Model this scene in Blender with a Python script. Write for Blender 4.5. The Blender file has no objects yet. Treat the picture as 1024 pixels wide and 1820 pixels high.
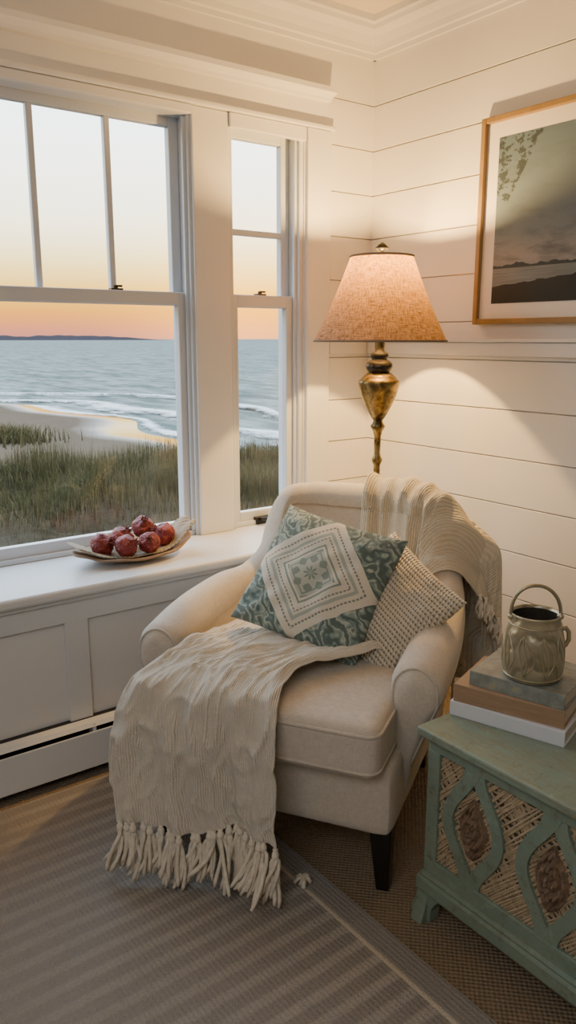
import bpy, math, random
from mathutils import Vector, Matrix, noise
random.seed(7)
COL = bpy.context.scene.collection
PI = math.pi
R = math.radians

# ------------------------------------------------------------------ mesh builder
class MB:
    def __init__(s): s.v = []; s.f = []; s.uv = []
    def face(s, idx, uv=None): s.f.append(tuple(idx)); s.uv.append(uv)
    def box(s, x0, x1, y0, y1, z0, z1):
        b = len(s.v)
        s.v += [(x, y, z) for z in (z0, z1) for y in (y0, y1) for x in (x0, x1)]
        for q in ((0,2,3,1),(4,5,7,6),(0,1,5,4),(2,6,7,3),(0,4,6,2),(1,3,7,5)):
            s.face([b+i for i in q])
        return s
    def grid(s, fn, nu, nv, closed_u=False, flip=False):
        b = len(s.v); cu = nu if closed_u else nu+1
        for j in range(nv+1):
            for i in range(cu):
                s.v.append(tuple(fn(i/nu, j/nv)))
        for j in range(nv):
            for i in range(nu):
                i2 = (i+1) % cu if closed_u else i+1
                q = [b+j*cu+i, b+j*cu+i2, b+(j+1)*cu+i2, b+(j+1)*cu+i]
                uv = [(i/nu, j/nv), ((i+1)/nu, j/nv), ((i+1)/nu, (j+1)/nv), (i/nu, (j+1)/nv)]
                if flip: q.reverse(); uv.reverse()
                s.face(q, uv)
        return s
    def lathe(s, prof, cx=0, cy=0, cz=0, seg=40, sx=1, sy=1):
        n = len(prof)-1
        def fn(u, v):
            r, z = prof[min(n, int(round(v*n)))]
            a = 2*PI*u
            return (cx+max(r, .0004)*math.cos(a)*sx, cy+max(r, .0004)*math.sin(a)*sy, cz+z)
        return s.grid(fn, seg, n, closed_u=True)
    def tube(s, pts, r, seg=8, caps=True):
        pts = [Vector(p) for p in pts]; n = len(pts)
        rs = r if isinstance(r, (list, tuple)) else [r]*n
        t0 = (pts[1]-pts[0]).normalized()
        a = Vector((0, 0, 1)) if abs(t0.z) < .9 else Vector((1, 0, 0))
        nrm = t0.cross(a).normalized(); b = len(s.v)
        for i, p in enumerate(pts):
            t = (pts[min(i+1, n-1)]-pts[max(i-1, 0)]).normalized()
            nrm = (nrm-t*nrm.dot(t)).normalized(); bi = t.cross(nrm)
            for k in range(seg):
                an = 2*PI*k/seg
                s.v.append(tuple(p+(nrm*math.cos(an)+bi*math.sin(an))*rs[i]))
        for i in range(n-1):
            for k in range(seg):
                k2 = (k+1) % seg
                s.face([b+i*seg+k, b+i*seg+k2, b+(i+1)*seg+k2, b+(i+1)*seg+k],
                       [(k/seg, i/n), ((k+1)/seg, i/n), ((k+1)/seg, (i+1)/n), (k/seg, (i+1)/n)])
        if caps:
            s.face([b+k for k in range(seg)][::-1]); s.face([b+(n-1)*seg+k for k in range(seg)])
        return s
    def loop_tube(s, pts, r, seg=8):
        return s.tube(list(pts)+[pts[0], pts[1]], r, seg, False)
    def sphere(s, c, r, seg=20, rings=12, sc=(1, 1, 1)):
        def fn(u, v):
            a = 2*PI*u; t = PI*(v-.5)
            return (c[0]+r*sc[0]*math.cos(t)*math.cos(a), c[1]+r*sc[1]*math.cos(t)*math.sin(a), c[2]+r*sc[2]*math.sin(t))
        return s.grid(fn, seg, rings, closed_u=True)
    def prism(s, poly, axis, a0, a1):
        b = len(s.v); n = len(poly)
        for a in (a0, a1):
            for p in poly:
                s.v.append({'x': (a, p[0], p[1]), 'y': (p[0], a, p[1]), 'z': (p[0], p[1], a)}[axis])
        s.face([b+i for i in range(n)][::-1]); s.face([b+n+i for i in range(n)])
        for i in range(n):
            j = (i+1) % n
            s.face([b+i, b+j, b+n+j, b+n+i])
        return s
    def rbox(s, c, h, r, n=14, crown=0, crown_low=0):
        h = Vector(h); c = Vector(c)
        sp = lambda t: math.sin(PI/2*(2*t-1))
        def mk(ax, sg):
            o = [(1, 2), (2, 0), (0, 1)][ax]
            def fn(u, v):
                p = Vector((0, 0, 0)); p[ax] = sg*h[ax]; p[o[0]] = sp(u)*h[o[0]]; p[o[1]] = sp(v)*h[o[1]]
                inn = Vector([max(-(h[k]-r), min(h[k]-r, p[k])) for k in range(3)])
                d = p-inn
                p = inn+d.normalized()*r
                k = (1-(p.x/h.x)**2)*(1-(p.y/h.y)**2)
                p.z += (crown if p.z > 0 else -crown_low)*max(0, k)
                return c+p
            s.grid(fn, n, n, flip=(sg < 0))
        for ax in range(3):
            mk(ax, 1); mk(ax, -1)
        return s

def root_loc(o):
    L = Vector((0, 0, 0))
    while o is not None:
        L += o.location; o = o.parent
    return L

def obj(name, mb, m, parent=None, smooth=False, bevel=0, bseg=2, sub=0, solid=0, local=False, loc=None, rotz=0):
    vs = [Vector(v) for v in mb.v]
    off = Vector((0, 0, 0)); place = Vector((0, 0, 0))
    if parent is not None:
        if not local: off = root_loc(parent)
    elif loc is not None:
        place = Vector(loc)
    else:
        xs = [v.x for v in vs]; ys = [v.y for v in vs]; zs = [v.z for v in vs]
        off = Vector(((min(xs)+max(xs))/2, (min(ys)+max(ys))/2, min(zs))); place = off
    me = bpy.data.meshes.new(name)
    me.from_pydata([tuple(v-off) for v in vs], [], mb.f)
    ul = me.uv_layers.new(name='UVMap'); k = 0
    for fi, fc in enumerate(mb.f):
        u = mb.uv[fi]
        for q in range(len(fc)):
            ul.data[k].uv = u[q] if u else (0, 0)
            k += 1
    me.materials.append(m)
    if smooth: me.polygons.foreach_set('use_smooth', [True]*len(me.polygons))
    me.update()
    o = bpy.data.objects.new(name, me); COL.objects.link(o)
    o.location = place; o.rotation_euler = (0, 0, rotz)
    if parent is not None: o.parent = parent
    if solid:
        md = o.modifiers.new('solid', 'SOLIDIFY'); md.thickness = solid; md.offset = 0
    if bevel:
        md = o.modifiers.new('bevel', 'BEVEL'); md.width = bevel; md.segments = bseg; md.limit_method = 'ANGLE'; md.angle_limit = R(40)
    if sub:
        md = o.modifiers.new('sub', 'SUBSURF'); md.levels = sub; md.render_levels = sub
    return o

def empty(name, loc, rotz=0):
    o = bpy.data.objects.new(name, None); COL.objects.link(o)
    o.location = loc; o.rotation_euler = (0, 0, rotz); o.empty_display_size = .1
    return o
def tag(o, label, cat, group=None, kind=None):
    o['label'] = label; o['category'] = cat
    if group: o['group'] = group
    if kind: o['kind'] = kind
    return o
def struct(o, label=None, cat=None):
    o['kind'] = 'structure'
    if label: o['label'] = label
    if cat: o['category'] = cat
    return o

def catmull(ctrl, t):
    n = len(ctrl)-1; x = max(0, min(n-1e-6, t*n)); i = int(x); f = x-i
    P = [ctrl[max(0, min(n, i+k))] for k in (-1, 0, 1, 2)]
    if not isinstance(ctrl[0], (tuple, list)): P = [(p,) for p in P]
    out = []
    for k in range(len(P[0])):
        a, b, c, d = (p[k] for p in P)
        out.append(.5*((2*b)+(-a+c)*f+(2*a-5*b+4*c-d)*f*f+(-a+3*b-3*c+d)*f**3))
    return out if len(out) > 1 else out[0]
def sstep(a, b, x):
    t = max(0, min(1, (x-a)/(b-a))); return t*t*(3-2*t)
def nz(x, y, z=0): return noise.noise(Vector((x, y, z)))

# ------------------------------------------------------------------ materials
class NT:
    def __init__(s, name):
        s.mat = bpy.data.materials.new(name); s.mat.use_nodes = True
        s.t = s.mat.node_tree; s.b = s.t.nodes['Principled BSDF']; s.out = s.t.nodes['Material Output']
        s.tc = s.t.nodes.new('ShaderNodeTexCoord')
    def set(s, sock, v):
        if isinstance(v, bpy.types.NodeSocket): s.t.links.new(v, sock)
        else:
            if sock.type == 'RGBA' and len(v) == 3: v = (*v, 1)
            sock.default_value = v
    def n(s, typ, ins=None, **props):
        nd = s.t.nodes.new(typ)
        for k, v in props.items(): setattr(nd, k, v)
        for k, v in (ins or {}).items(): s.set(nd.inputs[k], v)
        return nd
    def m(s, op, a, b=0.0, c=0.0):
        return s.n('ShaderNodeMath', {0: a, 1: b, 2: c}, operation=op).outputs[0]
    def mix(s, f, a, b):
        nd = s.n('ShaderNodeMix', data_type='RGBA')
        s.set(nd.inputs[0], f); s.set(nd.inputs[6], a); s.set(nd.inputs[7], b)
        return nd.outputs[2]
    def ramp(s, f, stops, interp='LINEAR'):
        nd = s.t.nodes.new('ShaderNodeValToRGB'); cr = nd.color_ramp; cr.interpolation = interp
        while len(cr.elements) > 1: cr.elements.remove(cr.elements[-1])
        cr.elements[0].position = stops[0][0]; cr.elements[0].color = (*stops[0][1], 1)
        for p, c in stops[1:]:
            e = cr.elements.new(p); e.color = (*c, 1)
        s.set(nd.inputs[0], f); return nd.outputs[0]
    def noise(s, vec, scale, detail=3, rough=.5, dist=0):
        return s.n('ShaderNodeTexNoise', {'Vector': vec, 'Scale': scale, 'Detail': detail, 'Roughness': rough, 'Distortion': dist}).outputs[0]
    def wave(s, vec, scale, dist=0, dscale=1, direction='X', prof='SIN', typ='BANDS'):
        nd = s.n('ShaderNodeTexWave', {'Vector': vec, 'Scale': scale, 'Distortion': dist, 'Detail Scale': dscale}, wave_type=typ, wave_profile=prof)
        if typ == 'BANDS': nd.bands_direction = direction
        return nd.outputs['Fac']
    def map(s, vec, scale=(1, 1, 1), rot=(0, 0, 0), loc=(0, 0, 0)):
        return s.n('ShaderNodeMapping', {'Vector': vec, 'Scale': scale, 'Rotation': rot, 'Location': loc}).outputs[0]
    def bump(s, h, strength=.3, dist=.005):
        s.t.links.new(s.n('ShaderNodeBump', {'Height': h, 'Strength': strength, 'Distance': dist}).outputs[0], s.b.inputs['Normal'])
    def base(s, c=None, rough=None, metal=None, **kw):
        if c is not None: s.set(s.b.inputs['Base Color'], c)
        if rough is not None: s.set(s.b.inputs['Roughness'], rough)
        if metal is not None: s.set(s.b.inputs['Metallic'], metal)
        for k, v in kw.items(): s.set(s.b.inputs[k.replace('_', ' ')], v)
    @property
    def O(s): return s.tc.outputs['Object']
    @property
    def UV(s): return s.tc.outputs['UV']
    def sep(s, vec):
        nd = s.n('ShaderNodeSeparateXYZ', {0: vec}); return nd.outputs

def plain(name, c, rough=.5, metal=0, var=.12, scale=8, bs=60, bstr=.08, **kw):
    t = NT(name)
    f = t.noise(t.O, scale, 4)
    lo = tuple(x*(1-var) for x in c); hi = tuple(min(1, x*(1+var)) for x in c)
    t.base(t.mix(f, lo, hi), rough, metal, **kw)
    t.bump(t.noise(t.O, bs, 2), bstr, .003)
    return t.mat

M = {}
M['wall'] = plain('white_paint_boards', (.77, .75, .715), .5, var=.03, scale=3, bs=90, bstr=.04)
M['trim'] = plain('white_gloss_trim', (.74, .735, .72), .38, var=.03, scale=4, bs=40, bstr=.03)
M['ceil'] = plain('ceiling_paint', (.78, .71, .57), .7, var=.02)
M['sash'] = plain('window_sash_paint', (.62, .65, .68), .35, var=.03)
M['heater'] = plain('heater_enamel', (.71, .72, .73), .35, var=.03)
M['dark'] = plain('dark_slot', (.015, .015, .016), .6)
M['blackmetal'] = plain('black_metal', (.02, .02, .022), .35, .6)
M['legwood'] = plain('dark_stained_leg', (.012, .009, .008), .3)

def linen(name, c, var=.12, bstr=.35, scale=40, wv=0):
    t = NT(name)
    f = t.noise(t.O, scale, 4, .65)
    cc = t.mix(f, tuple(x*(1-var) for x in c), tuple(min(1, x*(1+var)) for x in c))
    s = t.sep(t.O)
    wx = t.noise(t.map(t.O, (520, 520, 60)), 1, 2, .6); wz = t.noise(t.map(t.O, (70, 70, 560)), 1, 2, .6)
    f2 = t.m('MULTIPLY', t.m('ADD', wx, wz), .5)
    k = t.ramp(f2, [(.35, (1, 1, 1)), (.62, (0, 0, 0))])
    cc = t.mix(t.m('MULTIPLY', k, .6), cc, tuple(x*.66 for x in c))
    h = f2
    if wv:
        w = t.m('MULTIPLY', t.m('SINE', t.m('MULTIPLY', s[0], wv)), t.m('SINE', t.m('MULTIPLY', s[1], wv)))
        cc = t.mix(t.m('MULTIPLY', t.m('GREATER_THAN', w, .1), .5), cc, tuple(x*.5 for x in c))
        h = t.m('ADD', h, t.m('MULTIPLY', w, -1))
    t.base(cc, .9, Sheen_Weight=.15)
    t.bump(h, bstr, .003)
    return t.mat
M['linen'] = linen('oatmeal_linen', (.66, .58, .475))
M['linen_pipe'] = linen('oatmeal_linen_piping', (.62, .545, .445))

def knit(name, c, ribs, cross, bs=.5):
    t = NT(name); s = t.sep(t.UV)
    wob = t.m('MULTIPLY', t.noise(t.O, 18, 3), .014)
    u = t.m('ADD', s[0], wob)
    w = t.m('SINE', t.m('MULTIPLY', u, ribs*6.283))
    w2 = t.m('SINE', t.m('MULTIPLY', s[1], cross*6.283))
    f2 = t.noise(t.O, 240, 3, .7); f = t.noise(t.O, 9, 3)
    f4 = t.noise(t.map(t.UV, (ribs*.55, 7, 1)), 1, 5, .65)
    f5 = t.noise(t.map(t.UV, (24, 10, 1)), 1, 5, .7, 1.5)
    h = t.m('ADD', t.m('MULTIPLY', w, .45), t.m('ADD', t.m('MULTIPLY', w2, .25), t.m('ADD', f2, t.m('ADD', t.m('MULTIPLY', f4, 1.4), t.m('MULTIPLY', f5, 2.2)))))
    k = t.m('MULTIPLY_ADD', w, .5, .5)
    cc = t.mix(t.m('MULTIPLY', k, f4), tuple(min(1, x*1.05) for x in c), tuple(x*.56 for x in c))
    cc = t.mix(t.m('MULTIPLY', f2, .55), cc, tuple(x*.70 for x in c))
    cc = t.mix(t.m('MULTIPLY', f, .3), cc, tuple(min(1, x*1.1) for x in c))
    t.base(cc, .95, Sheen_Weight=.2)
    t.bump(h, bs, .006)
    return t.mat
M['throw'] = knit('cream_ribbed_knit', (.86, .77, .63), 88, 240, .6)
M['throw2'] = knit('ivory_gauze_knit', (.87, .77, .59), 64, 120, .7)
M['tassel'] = plain('cream_yarn', (.78, .69, .555), .95, var=.25, scale=60, bs=260, bstr=.8)

def mk_pillow1():
    t = NT('sage_embroidered_cushion'); s = t.sep(t.UV)
    U = t.m('MULTIPLY_ADD', s[0], 2, -1); V = t.m('MULTIPLY_ADD', s[1], 2, -1)
    nn = t.noise(t.UV, 5, 2)
    d = t.m('ADD', t.m('ADD', t.m('ABSOLUTE', U), t.m('ABSOLUTE', V)), t.m('MULTIPLY_ADD', nn, .06, -.03))
    r = t.m('SQRT', t.m('ADD', t.m('MULTIPLY', U, U), t.m('MULTIPLY', V, V)))
    an = t.m('ARCTAN2', V, U)
    fib = t.noise(t.O, 300, 2, .6)
    vec = t.map(t.UV, (1, 1, 1))
    wv = t.wave(vec, 2.6, 9, 2.6, 'DIAGONAL'); vor = t.n('ShaderNodeTexVoronoi', {'Vector': vec, 'Scale': 9.0}, feature='DISTANCE_TO_EDGE').outputs[0]
    g = t.ramp(wv, [(0, (.06, .09, .08)), (.14, (.10, .145, .13)), (.22, (.22, .305, .27)), (.52, (.27, .355, .315)), (.62, (.52, .53, .43)), (.78, (.49, .51, .41)), (.84, (.16, .21, .185)), (1, (.075, .11, .098))])
    g = t.mix(t.m('MULTIPLY', t.m('LESS_THAN', vor, .05), .55), g, (.09, .13, .115))
    g = t.mix(t.m('MULTIPLY', fib, .4), g, (.28, .335, .295))
    cream = t.mix(fib, (.62, .56, .45), (.82, .76, .62))
    dk = (.17, .18, .15)
    def band(a, b): return t.m('MULTIPLY', t.m('GREATER_THAN', d, a), t.m('LESS_THAN', d, b))
    e = t.m('SUBTRACT', t.m('ABSOLUTE', U), t.m('ABSOLUTE', V))
    dash = t.m('MULTIPLY', t.m('GREATER_THAN', t.m('SINE', t.m('MULTIPLY', e, 75)), -.55), .85)
    c = t.mix(t.m('LESS_THAN', d, 1.04), g, cream)
    c = t.mix(t.m('MULTIPLY', band(.85, .89), dash), c, dk)
    c = t.mix(t.m('MULTIPLY', band(.70, .77), .7), c, (.30, .37, .32))
    c = t.mix(t.m('MULTIPLY', band(.62, .65), dash), c, dk)
    c = t.mix(band(.47, .51), c, (.27, .32, .275))
    c = t.mix(t.m('MULTIPLY', t.m('LESS_THAN', d, .42), .6), c, (.38, .45, .39))
    petal = t.m('GREATER_THAN', t.m('ADD', t.m('SINE', t.m('MULTIPLY', an, 8)), t.m('SINE', t.m('MULTIPLY', r, 34))), .35)
    ring = t.m('MULTIPLY', band(.33, .36), 1.0)
    c = t.mix(t.m('MULTIPLY', t.m('LESS_THAN', d, .42), t.m('MULTIPLY', t.m('MAXIMUM', petal, ring), .7)), c, (.17, .235, .195))
    t.base(c, .9, Sheen_Weight=.15)
    t.bump(t.m('ADD', fib, t.m('MULTIPLY', t.m('LESS_THAN', d, 1.04), .8)), .6, .004)
    return t.mat
M['pillow1'] = mk_pillow1()
def mk_pillow2():
    t = NT('black_cream_woven_cushion'); s = t.sep(t.UV)
    row = t.m('MULTIPLY', s[1], 26.0)
    b = t.m('SINE', t.m('MULTIPLY', row, 6.283))
    sh = t.m('SINE', t.m('ADD', t.m('MULTIPLY', s[0], 36*6.283), t.m('MULTIPLY', s[1], 70)))
    n1 = t.noise(t.O, 130, 2)
    k = t.m('MULTIPLY', t.m('GREATER_THAN', t.m('ADD', b, n1), 1.0), t.m('GREATER_THAN', t.m('ADD', sh, n1), .1))
    fib = t.noise(t.O, 260, 2)
    c = t.mix(fib, (.72, .62, .46), (.90, .79, .61))
    c = t.mix(t.m('MULTIPLY', k, .8), c, (.15, .12, .09))
    t.base(c, .9, Sheen_Weight=.15)
    t.bump(t.m('ADD', t.m('MULTIPLY', sh, .5), t.m('MULTIPLY', b, -.8)), .7, .005)
    return t.mat
M['pillow2'] = mk_pillow2()

def mk_floor():
    t = NT('tan_jute_carpet'); s = t.sep(t.O)
    a = t.m('SINE', t.m('MULTIPLY', s[0], 420)); b = t.m('SINE', t.m('MULTIPLY', s[1], 420))
    f = t.noise(t.O, 3, 3); f2 = t.noise(t.O, 160, 3, .7)
    c = t.mix(f, (.31, .225, .14), (.43, .32, .205)); c = t.mix(t.m('MULTIPLY', f2, .6), c, (.13, .09, .055))
    t.base(c, .95); t.bump(t.m('ADD', t.m('MULTIPLY', t.m('MULTIPLY', a, b), .5), f2), .8, .006)
    return t.mat
M['floor'] = mk_floor()
def mk_rug():
    t = NT('taupe_woven_rug'); g = t.n('ShaderNodeNewGeometry').outputs['Position']; s = t.sep(g)
    y = t.m('ADD', s[1], t.m('MULTIPLY', t.noise(g, 6, 2), .008))
    st = t.m('MULTIPLY_ADD', t.m('SINE', t.m('MULTIPLY', y, 2*PI/.058)), .5, .5)
    st = t.ramp(st, [(.40, (0, 0, 0)), (.85, (1, 1, 1))])
    st2 = t.m('MULTIPLY_ADD', t.m('SINE', t.m('MULTIPLY', s[0], 2*PI/.012)), .5, .5)
    f = t.noise(g, 200, 3, .7); f3 = t.noise(g, 2, 2); pt = t.noise(g, 5, 4, .6)
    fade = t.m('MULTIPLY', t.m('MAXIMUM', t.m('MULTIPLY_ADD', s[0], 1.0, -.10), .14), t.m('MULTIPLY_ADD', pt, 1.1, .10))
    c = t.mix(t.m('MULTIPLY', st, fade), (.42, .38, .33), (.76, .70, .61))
    c = t.mix(t.m('MULTIPLY', f3, .30), c, (.46, .40, .33))
    c = t.mix(t.m('MULTIPLY', f, .65), c, (.20, .175, .15))
    line = t.m('MULTIPLY', t.m('GREATER_THAN', s[0], 1.086), t.m('LESS_THAN', s[0], 1.100))
    edge = t.m('GREATER_THAN', s[0], 1.100)
    c = t.mix(edge, c, (.36, .325, .285)); c = t.mix(t.m('MULTIPLY', line, .9), c, (.70, .62, .49))
    t.base(c, .95)
    t.bump(t.m('ADD', t.m('MULTIPLY', st2, .25), t.m('ADD', t.m('MULTIPLY', st, .25), t.m('MULTIPLY', f, 1.2))), .9, .007)
    return t.mat
M['rug'] = mk_rug()

def mk_sage(name, wear):
    t = NT(name)
    f = t.noise(t.O, 6, 5, .65); gr = t.noise(t.map(t.O, (40, 3, 40)), 3, 4, .6); sp = t.noise(t.O, 26, 7, .8)
    c = t.mix(f, (.165, .225, .17), (.275, .345, .27))
    c = t.mix(t.m('MULTIPLY', t.ramp(gr, [(.45, (0, 0, 0)), (.7, (1, 1, 1))]), wear), c, (.25, .23, .155))
    c = t.mix(t.m('MULTIPLY', t.ramp(sp, [(.55, (0, 0, 0)), (.64, (1, 1, 1))]), .55), c, (.15, .115, .07))
    c = t.mix(t.m('MULTIPLY', t.ramp(sp, [(.36, (1, 1, 1)), (.43, (0, 0, 0))]), .4), c, (.36, .41, .33))
    t.base(c, .55); t.bump(t.m('ADD', gr, t.m('ADD', sp, t.noise(t.O, 70, 2))), .4, .003)
    return t.mat
M['sage'] = mk_sage('sage_green_paint', .4)
M['sage_top'] = mk_sage('worn_sage_top', 1.0)
M['cane'] = plain('woven_cane', (.48, .365, .23), .7, var=.45, scale=60, bs=200, bstr=.3)
M['cane_back'] = plain('cane_dark_back', (.11, .077, .048), .9)  # dark brown backing behind the cane strands
M['carved'] = plain('carved_brown_wood', (.22, .14, .085), .6, var=.6, scale=70, bs=160, bstr=1.0)
def mk_wood(name, c, sc=(1, 14, 14), rough=.45):
    t = NT(name); f = t.noise(t.map(t.O, sc), 6, 5, .6, 1.2)
    t.base(t.mix(f, tuple(x*.6 for x in c), tuple(min(1, x*1.25) for x in c)), rough); t.bump(f, .12, .003)
    return t.mat
M['oak'] = mk_wood('honey_wood_frame', (.30, .185, .07), (14, 2, 2))
M['traywood'] = mk_wood('tray_wood', (.30, .19, .115), (2, 14, 8), .6)
M['weave'] = linen('tan_basket_weave', (.52, .43, .30), .25, .9, 60, 420)

def mk_brass(name, c1, c2, rough, relief=0, metal=.95, ns=22):
    t = NT(name); f = t.noise(t.O, ns, 4, .6, .6)
    col = t.mix(t.ramp(f, [(.35, (0, 0, 0)), (.62, (1, 1, 1))]), c2, c1)
    if relief:
        w = t.wave(t.map(t.O, (1, 1, .7)), 11, 5, 2.0, 'DIAGONAL')
        col = t.mix(t.m('MULTIPLY', t.ramp(w, [(.0, (1, 1, 1)), (.32, (0, 0, 0))]), .55), col, tuple(x*.45 for x in c2))
        t.bump(w, relief, .004)
    else: t.bump(t.noise(t.O, 45, 3), .15, .003)
    t.base(col, rough, metal)
    return t.mat
M['brass'] = mk_brass('antique_brass', (.38, .275, .11), (.08, .056, .024), .34, 0, .95, 30)
M['pewter'] = mk_brass('embossed_antique_metal', (.50, .44, .30), (.42, .37, .25), .36, .6, .6, 26)
M['pewter_rim'] = mk_brass('antique_metal', (.52, .46, .31), (.38, .33, .21), .34, 0, .6)
M['jug_inside'] = plain('dark_jug_inside', (.05, .042, .03), .6)
M['dark_bronze'] = mk_brass('dark_bronze', (.08, .07, .06), (.04, .035, .03), .3)
def mk_fruit():
    t = NT('red_fruit_skin'); f = t.noise(t.O, 34, 5, .7); f2 = t.noise(t.O, 110, 2)
    c = t.ramp(f, [(.3, (.085, .007, .009)), (.48, (.21, .017, .017)), (.62, (.36, .055, .036)), (.74, (.50, .23, .16))])
    c = t.mix(t.m('MULTIPLY', t.m('GREATER_THAN', f2, .62), .45), c, (.46, .18, .12))
    t.base(c, .46); t.bump(t.m('ADD', f, f2), .7, .007); return t.mat
M['fruit'] = mk_fruit()
M['calyx'] = plain('fruit_crown', (.20, .045, .03), .7)

def mk_shade():
    t = NT('linen_lamp_shade')
    a = t.noise(t.map(t.UV, (260, 14, 1)), 1, 3, .6); b = t.noise(t.map(t.UV, (34, 110, 1)), 1, 3, .6)
    f = t.m('MULTIPLY', t.m('ADD', a, b), .5)
    f = t.ramp(f, [(.38, (0, 0, 0)), (.60, (1, 1, 1))])
    d = t.n('ShaderNodeBsdfDiffuse', {'Color': t.mix(f, (.12, .104, .088), (.37, .33, .285))})
    tr = t.n('ShaderNodeBsdfTranslucent', {'Color': t.mix(f, (.09, .040, .007), (.38, .195, .040))})
    mx = t.n('ShaderNodeMixShader', {0: .22, 1: d.outputs[0], 2: tr.outputs[0]})
    t.t.links.new(mx.outputs[0], t.out.inputs[0]); return t.mat
M['shade'] = mk_shade()
def mk_emit(name, c, st):
    t = NT(name); e = t.n('ShaderNodeEmission', {'Color': c, 'Strength': st}); t.t.links.new(e.outputs[0], t.out.inputs[0]); return t.mat
M['bulb'] = mk_emit('lit_bulb', (1, .66, .30), 12)
def mk_glass():
    t = NT('window_glass'); tr = t.n('ShaderNodeBsdfTransparent', {'Color': (.97, .98, .98, 1)})
    g = t.n('ShaderNodeBsdfGlossy', {'Color': (1, 1, 1, 1), 'Roughness': .02})
    mx = t.n('ShaderNodeMixShader', {0: .03, 1: tr.outputs[0], 2: g.outputs[0]}); t.t.links.new(mx.outputs[0], t.out.inputs[0]); return t.mat
M['glass'] = mk_glass()
M['mat_board'] = plain('picture_mat', (.76, .73, .68), .8, var=.02)
def mk_art():
    t = NT('grey_seascape_print'); s = t.sep(t.UV); u, v = s[0], s[1]
    cl = t.noise(t.map(t.UV, (3, 6.5, 1)), 1.6, 6, .6, .4)
    sky = t.ramp(v, [(.15, (.17, .20, .235)), (.27, (.27, .275, .285)), (.42, (.16, .205, .255)), (1, (.11, .165, .225))])
    sky = t.mix(t.m('MULTIPLY', t.ramp(cl, [(.47, (0, 0, 0)), (.66, (.85, .85, .85))]), t.ramp(v, [(.2, (1, 1, 1)), (.65, (.35, .35, .35))])), sky, (.07, .095, .125))
    hill = t.m('MULTIPLY_ADD', t.noise(t.map(t.UV, (9, 0, 1)), 1.3, 5), .10, .185)
    c = t.mix(t.m('LESS_THAN', v, hill), sky, (.042, .056, .066))
    wat = t.noise(t.map(t.UV, (3, 60, 1)), 1.5, 4)
    c = t.mix(t.m('LESS_THAN', v, .215), c, t.mix(wat, (.07, .09, .10), (.27, .315, .345)))
    shore = t.m('MULTIPLY_ADD', u, .12, .09)
    c = t.mix(t.m('LESS_THAN', v, t.m('ADD', shore, t.m('MULTIPLY', t.noise(t.map(t.UV, (20, 20, 1)), 1, 4), .03))), c, (.028, .036, .038))
    lf = t.noise(t.map(t.UV, (20, 18, 1)), 1, 5, .75)
    reg = t.m('MULTIPLY', t.m('LESS_THAN', u, t.m('MULTIPLY_ADD', v, .42, -.2)), t.m('GREATER_THAN', v, .62))
    c = t.mix(t.m('MULTIPLY', reg, t.m('GREATER_THAN', lf, .52)), c, (.045, .062, .078))
    t.base(c, .55, Specular_IOR_Level=.2); return t.mat
M['art'] = mk_art()
M['white_cover'] = plain('white_book_cover', (.70, .71, .74), .4, var=.04)
M['tan_cover'] = mk_wood('tan_book_cover', (.40, .26, .155), (2, 12, 20), .55)
M['page'] = plain('page_block', (.58, .51, .40), .8, var=.1, scale=90)
def mk_greycover():
    t = NT('grey_green_illustrated_cover'); f = t.noise(t.O, 28, 5, .65)
    c = t.ramp(f, [(.3, (.17, .185, .165)), (.5, (.25, .265, .235)), (.62, (.32, .33, .29)), (.70, (.46, .34, .12)), (.8, (.26, .27, .24))])
    t.base(c, .45); return t.mat
M['grey_cover'] = mk_greycover()
def mk_sea():
    t = NT('sea_water'); g = t.n('ShaderNodeNewGeometry').outputs['Position']
    f = t.noise(t.map(g, (.45, .12, 1)), 1, 6, .75); f2 = t.noise(t.map(g, (.03, .012, 1)), 1, 3)
    c = t.mix(t.ramp(f, [(.40, (0, 0, 0)), (.60, (1, 1, 1))]), (.080, .092, .080), (.235, .240, .212)); c = t.mix(t.m('MULTIPLY', f2, .4), c, (.13, .14, .124))  # ripple lights and darks and silvery sheen painted into the colour
    t.base(c, .8, Specular_IOR_Level=0.0); return t.mat
M['sea'] = mk_sea()
def mk_sand():
    t = NT('beach_sand'); g = t.n('ShaderNodeNewGeometry').outputs['Position']; z = t.sep(g)[2]
    f = t.noise(g, .6, 5, .6)
    c = t.mix(f, (.080, .056, .037), (.125, .092, .064)); wet = t.ramp(t.m('ADD', z, t.m('MULTIPLY_ADD', t.noise(g, .15, 2), .16, 4.52)), [(.10, (1, 1, 1)), (.24, (0, 0, 0))])
    c = t.mix(t.m('MULTIPLY', wet, .5), c, (.055, .042, .03))
    t.base(c, t.m('MULTIPLY_ADD', wet, -.82, .9), Specular_IOR_Level=t.m('MULTIPLY', wet, .8)); return t.mat
M['sand'] = mk_sand()
def mk_soil():
    t = NT('dune_soil'); f = t.noise(t.O, 3, 5, .7); f2 = t.noise(t.O, 25, 3)
    t.base(t.mix(f, (.018, .014, .009), (.085, .062, .038)), .95, Specular_IOR_Level=.0); t.bump(t.m('ADD', f, f2), .8, .1); return t.mat
M['soil'] = mk_soil()
def mk_grass():
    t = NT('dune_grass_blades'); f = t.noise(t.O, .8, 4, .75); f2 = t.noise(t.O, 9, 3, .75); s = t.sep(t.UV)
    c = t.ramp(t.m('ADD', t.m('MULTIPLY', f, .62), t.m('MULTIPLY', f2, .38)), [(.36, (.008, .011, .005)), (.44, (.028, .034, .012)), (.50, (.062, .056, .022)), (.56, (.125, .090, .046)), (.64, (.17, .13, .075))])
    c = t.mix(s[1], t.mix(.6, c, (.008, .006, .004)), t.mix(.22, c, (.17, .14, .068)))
    t.base(c, .85, Specular_IOR_Level=.0); return t.mat
M['grass'] = mk_grass()
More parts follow.
